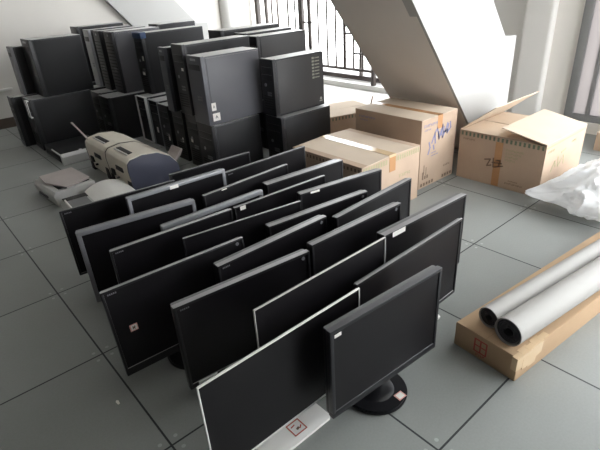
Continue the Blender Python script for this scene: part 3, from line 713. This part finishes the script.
def roll(label, x0, yc, r, length):
    root = thing('rolled_sheet', label, 'roll', (1.05, -2.165, h+.0022), R(-7.4), 'rolled sheets on the long carton')
    b = bmesh.new(); seg = 48
    t_ = bmesh.new()
    # hollow outer skin
    A = []; 
    for i in range(seg):
        a = 2*math.pi*i/seg
        A.append([t_.verts.new((x, yc+rr*math.cos(a), r+rr*math.sin(a))) for (x, rr) in ((x0, r*.93), (x0, r), (x0+length, r), (x0+length, r*.93))])
    for i in range(seg):
        p, q = A[i], A[(i+1) % seg]
        for k in range(4): t_.faces.new((p[k], p[(k+1) % 4], q[(k+1) % 4], q[k]))
    merge(b, t_); obj('outer_layer', b, M['roll'], root)
    # the dark spiral of the rolled layers, seen at both ends
    b = bmesh.new(); turns = 3.6; n = int(turns*30); th = r*.055
    pts = []
    for i in range(n+1):
        a = 2*math.pi*turns*i/n; rr = r*.30+(r*.60)*(i/n); pts.append((a, rr))
    t_ = bmesh.new(); prev = None
    for (a, rr) in pts:
        ring = [t_.verts.new((x, yc+q*math.cos(a), r+q*math.sin(a))) for (x, q) in ((x0+.004, rr-th), (x0+.004, rr+th), (x0+length-.004, rr+th), (x0+length-.004, rr-th))]
        if prev:
            for k in range(4): t_.faces.new((prev[k], prev[(k+1) % 4], ring[(k+1) % 4], ring[k]))
        prev = ring
    merge(b, t_); o = obj('rolled_layers', b, M['rolldark'], root); o['label'] = 'dark spiral of rolled layers at the end'
    return root
roll('thinner grey roll lying on the long carton, on the side toward the monitors', .068, -.083, .042, 1.30)
roll('thicker grey roll lying on the long carton, farther from the monitors', .040, -.184, .054, 1.30)

# ------------------------------------------------------------------ plastic bag
bm = bmesh.new(); bmesh.ops.create_icosphere(bm, subdivisions=6, radius=1)
for v in bm.verts:
    p = v.co.copy()
    n1 = noise.noise(p*1.5+Vector((3, 1, 7))); n2 = 1-abs(noise.noise(p*2.6+Vector((9, 2, 4))))*2; n3 = 1-abs(noise.noise(Vector((p.x*4.5, p.y*7, p.z*5))))*2; n4 = noise.noise(p*14)
    k = 1+.16*n1+.10*n2+.035*n3+.012*n4
    a = math.atan2(p.y, p.x); rr = math.hypot(p.x, p.y)
    tail = max(0, math.cos(a-R(128)))**22*rr**3        # the twisted mouth of the bag, trailing toward the open carton
    q = Vector((p.x*.33*k, p.y*.235*k, (p.z if p.z > 0 else p.z*.5)*.15*(1+.25*n1+.16*n2+.08*n3+.02*n4)))
    q.x += math.cos(R(128))*.12*tail; q.y += math.sin(R(128))*.17*tail; q.z *= 1-.75*tail
    q.z += .05*max(0, p.x)*max(0, p.z)
    v.co = q
zmin = min(v.co.z for v in bm.verts)
for v in bm.verts: v.co.z = max(v.co.z-zmin-.012, 0.0005)
o = obj('plastic_bag', bm, M['bag'], None, True, (2.71, -2.10, 0))
tag(o, 'crumpled white plastic bag on the floor beside the open carton', 'plastic bag')

# scrap of white paper on the floor at the left
b = bmesh.new(); prism(b, [(-.003, -.012), (.004, -.011), (.006, .006), (0, .012), (-.005, .005)], 'z', 0, .002)
o = obj('paper_scrap', b, M['paper'], None, False, (-.058, -1.498, .0003)); tag(o, 'tiny white paper scrap on the floor at left', 'paper')

# ------------------------------------------------------------------ light
w = bpy.data.worlds.new('overcast_sky'); bpy.context.scene.world = w; w.use_nodes = True
nt = w.node_tree; bg = nt.nodes['Background']
tc = nt.nodes.new('ShaderNodeTexCoord'); sp = nt.nodes.new('ShaderNodeSeparateXYZ'); nt.links.new(tc.outputs['Generated'], sp.inputs[0])
cr = nt.nodes.new('ShaderNodeValToRGB'); nt.links.new(sp.outputs[2], cr.inputs['Fac'])
cr.color_ramp.elements[0].position = 0; cr.color_ramp.elements[0].color = (.99, .99, 1, 1)
cr.color_ramp.elements[1].position = .7; cr.color_ramp.elements[1].color = (.93, .96, 1, 1)
nt.links.new(cr.outputs['Color'], bg.inputs['Color']); bg.inputs['Strength'].default_value = 5.5
# ------------------------------------------------------------------ camera
f, pitch, roll_, yaw, hc, ox, oy = 476.474, .477, -.065, .882, 1.32, -.316, -2.91
cy_, sy_ = math.cos(yaw), math.sin(yaw)
fw = Vector((cy_*math.cos(pitch), sy_*math.cos(pitch), -math.sin(pitch)))
r_ = Vector((sy_, -cy_, 0)); u_ = r_.cross(fw)
RR = r_*math.cos(roll_)+u_*math.sin(roll_); UU = -r_*math.sin(roll_)+u_*math.cos(roll_)
cam = bpy.data.cameras.new('camera'); cam.sensor_width = 36; cam.lens = f*36/600; cam.clip_start = .05
co = bpy.data.objects.new('camera', cam); COL.objects.link(co)
mw = Matrix((RR, UU, -fw)).transposed().to_4x4(); mw.translation = (ox, oy, hc); co.matrix_world = mw
sc = bpy.context.scene; sc.camera = co
sc.view_settings.view_transform = 'Standard'; sc.view_settings.look = 'None'; sc.view_settings.gamma = 1; sc.view_settings.use_curve_mapping = False
sc.view_settings.exposure = 0.92
sc.cycles.max_bounces = 10; sc.cycles.diffuse_bounces = 6; sc.cycles.use_denoising = True; sc.cycles.sample_clamp_indirect = 8
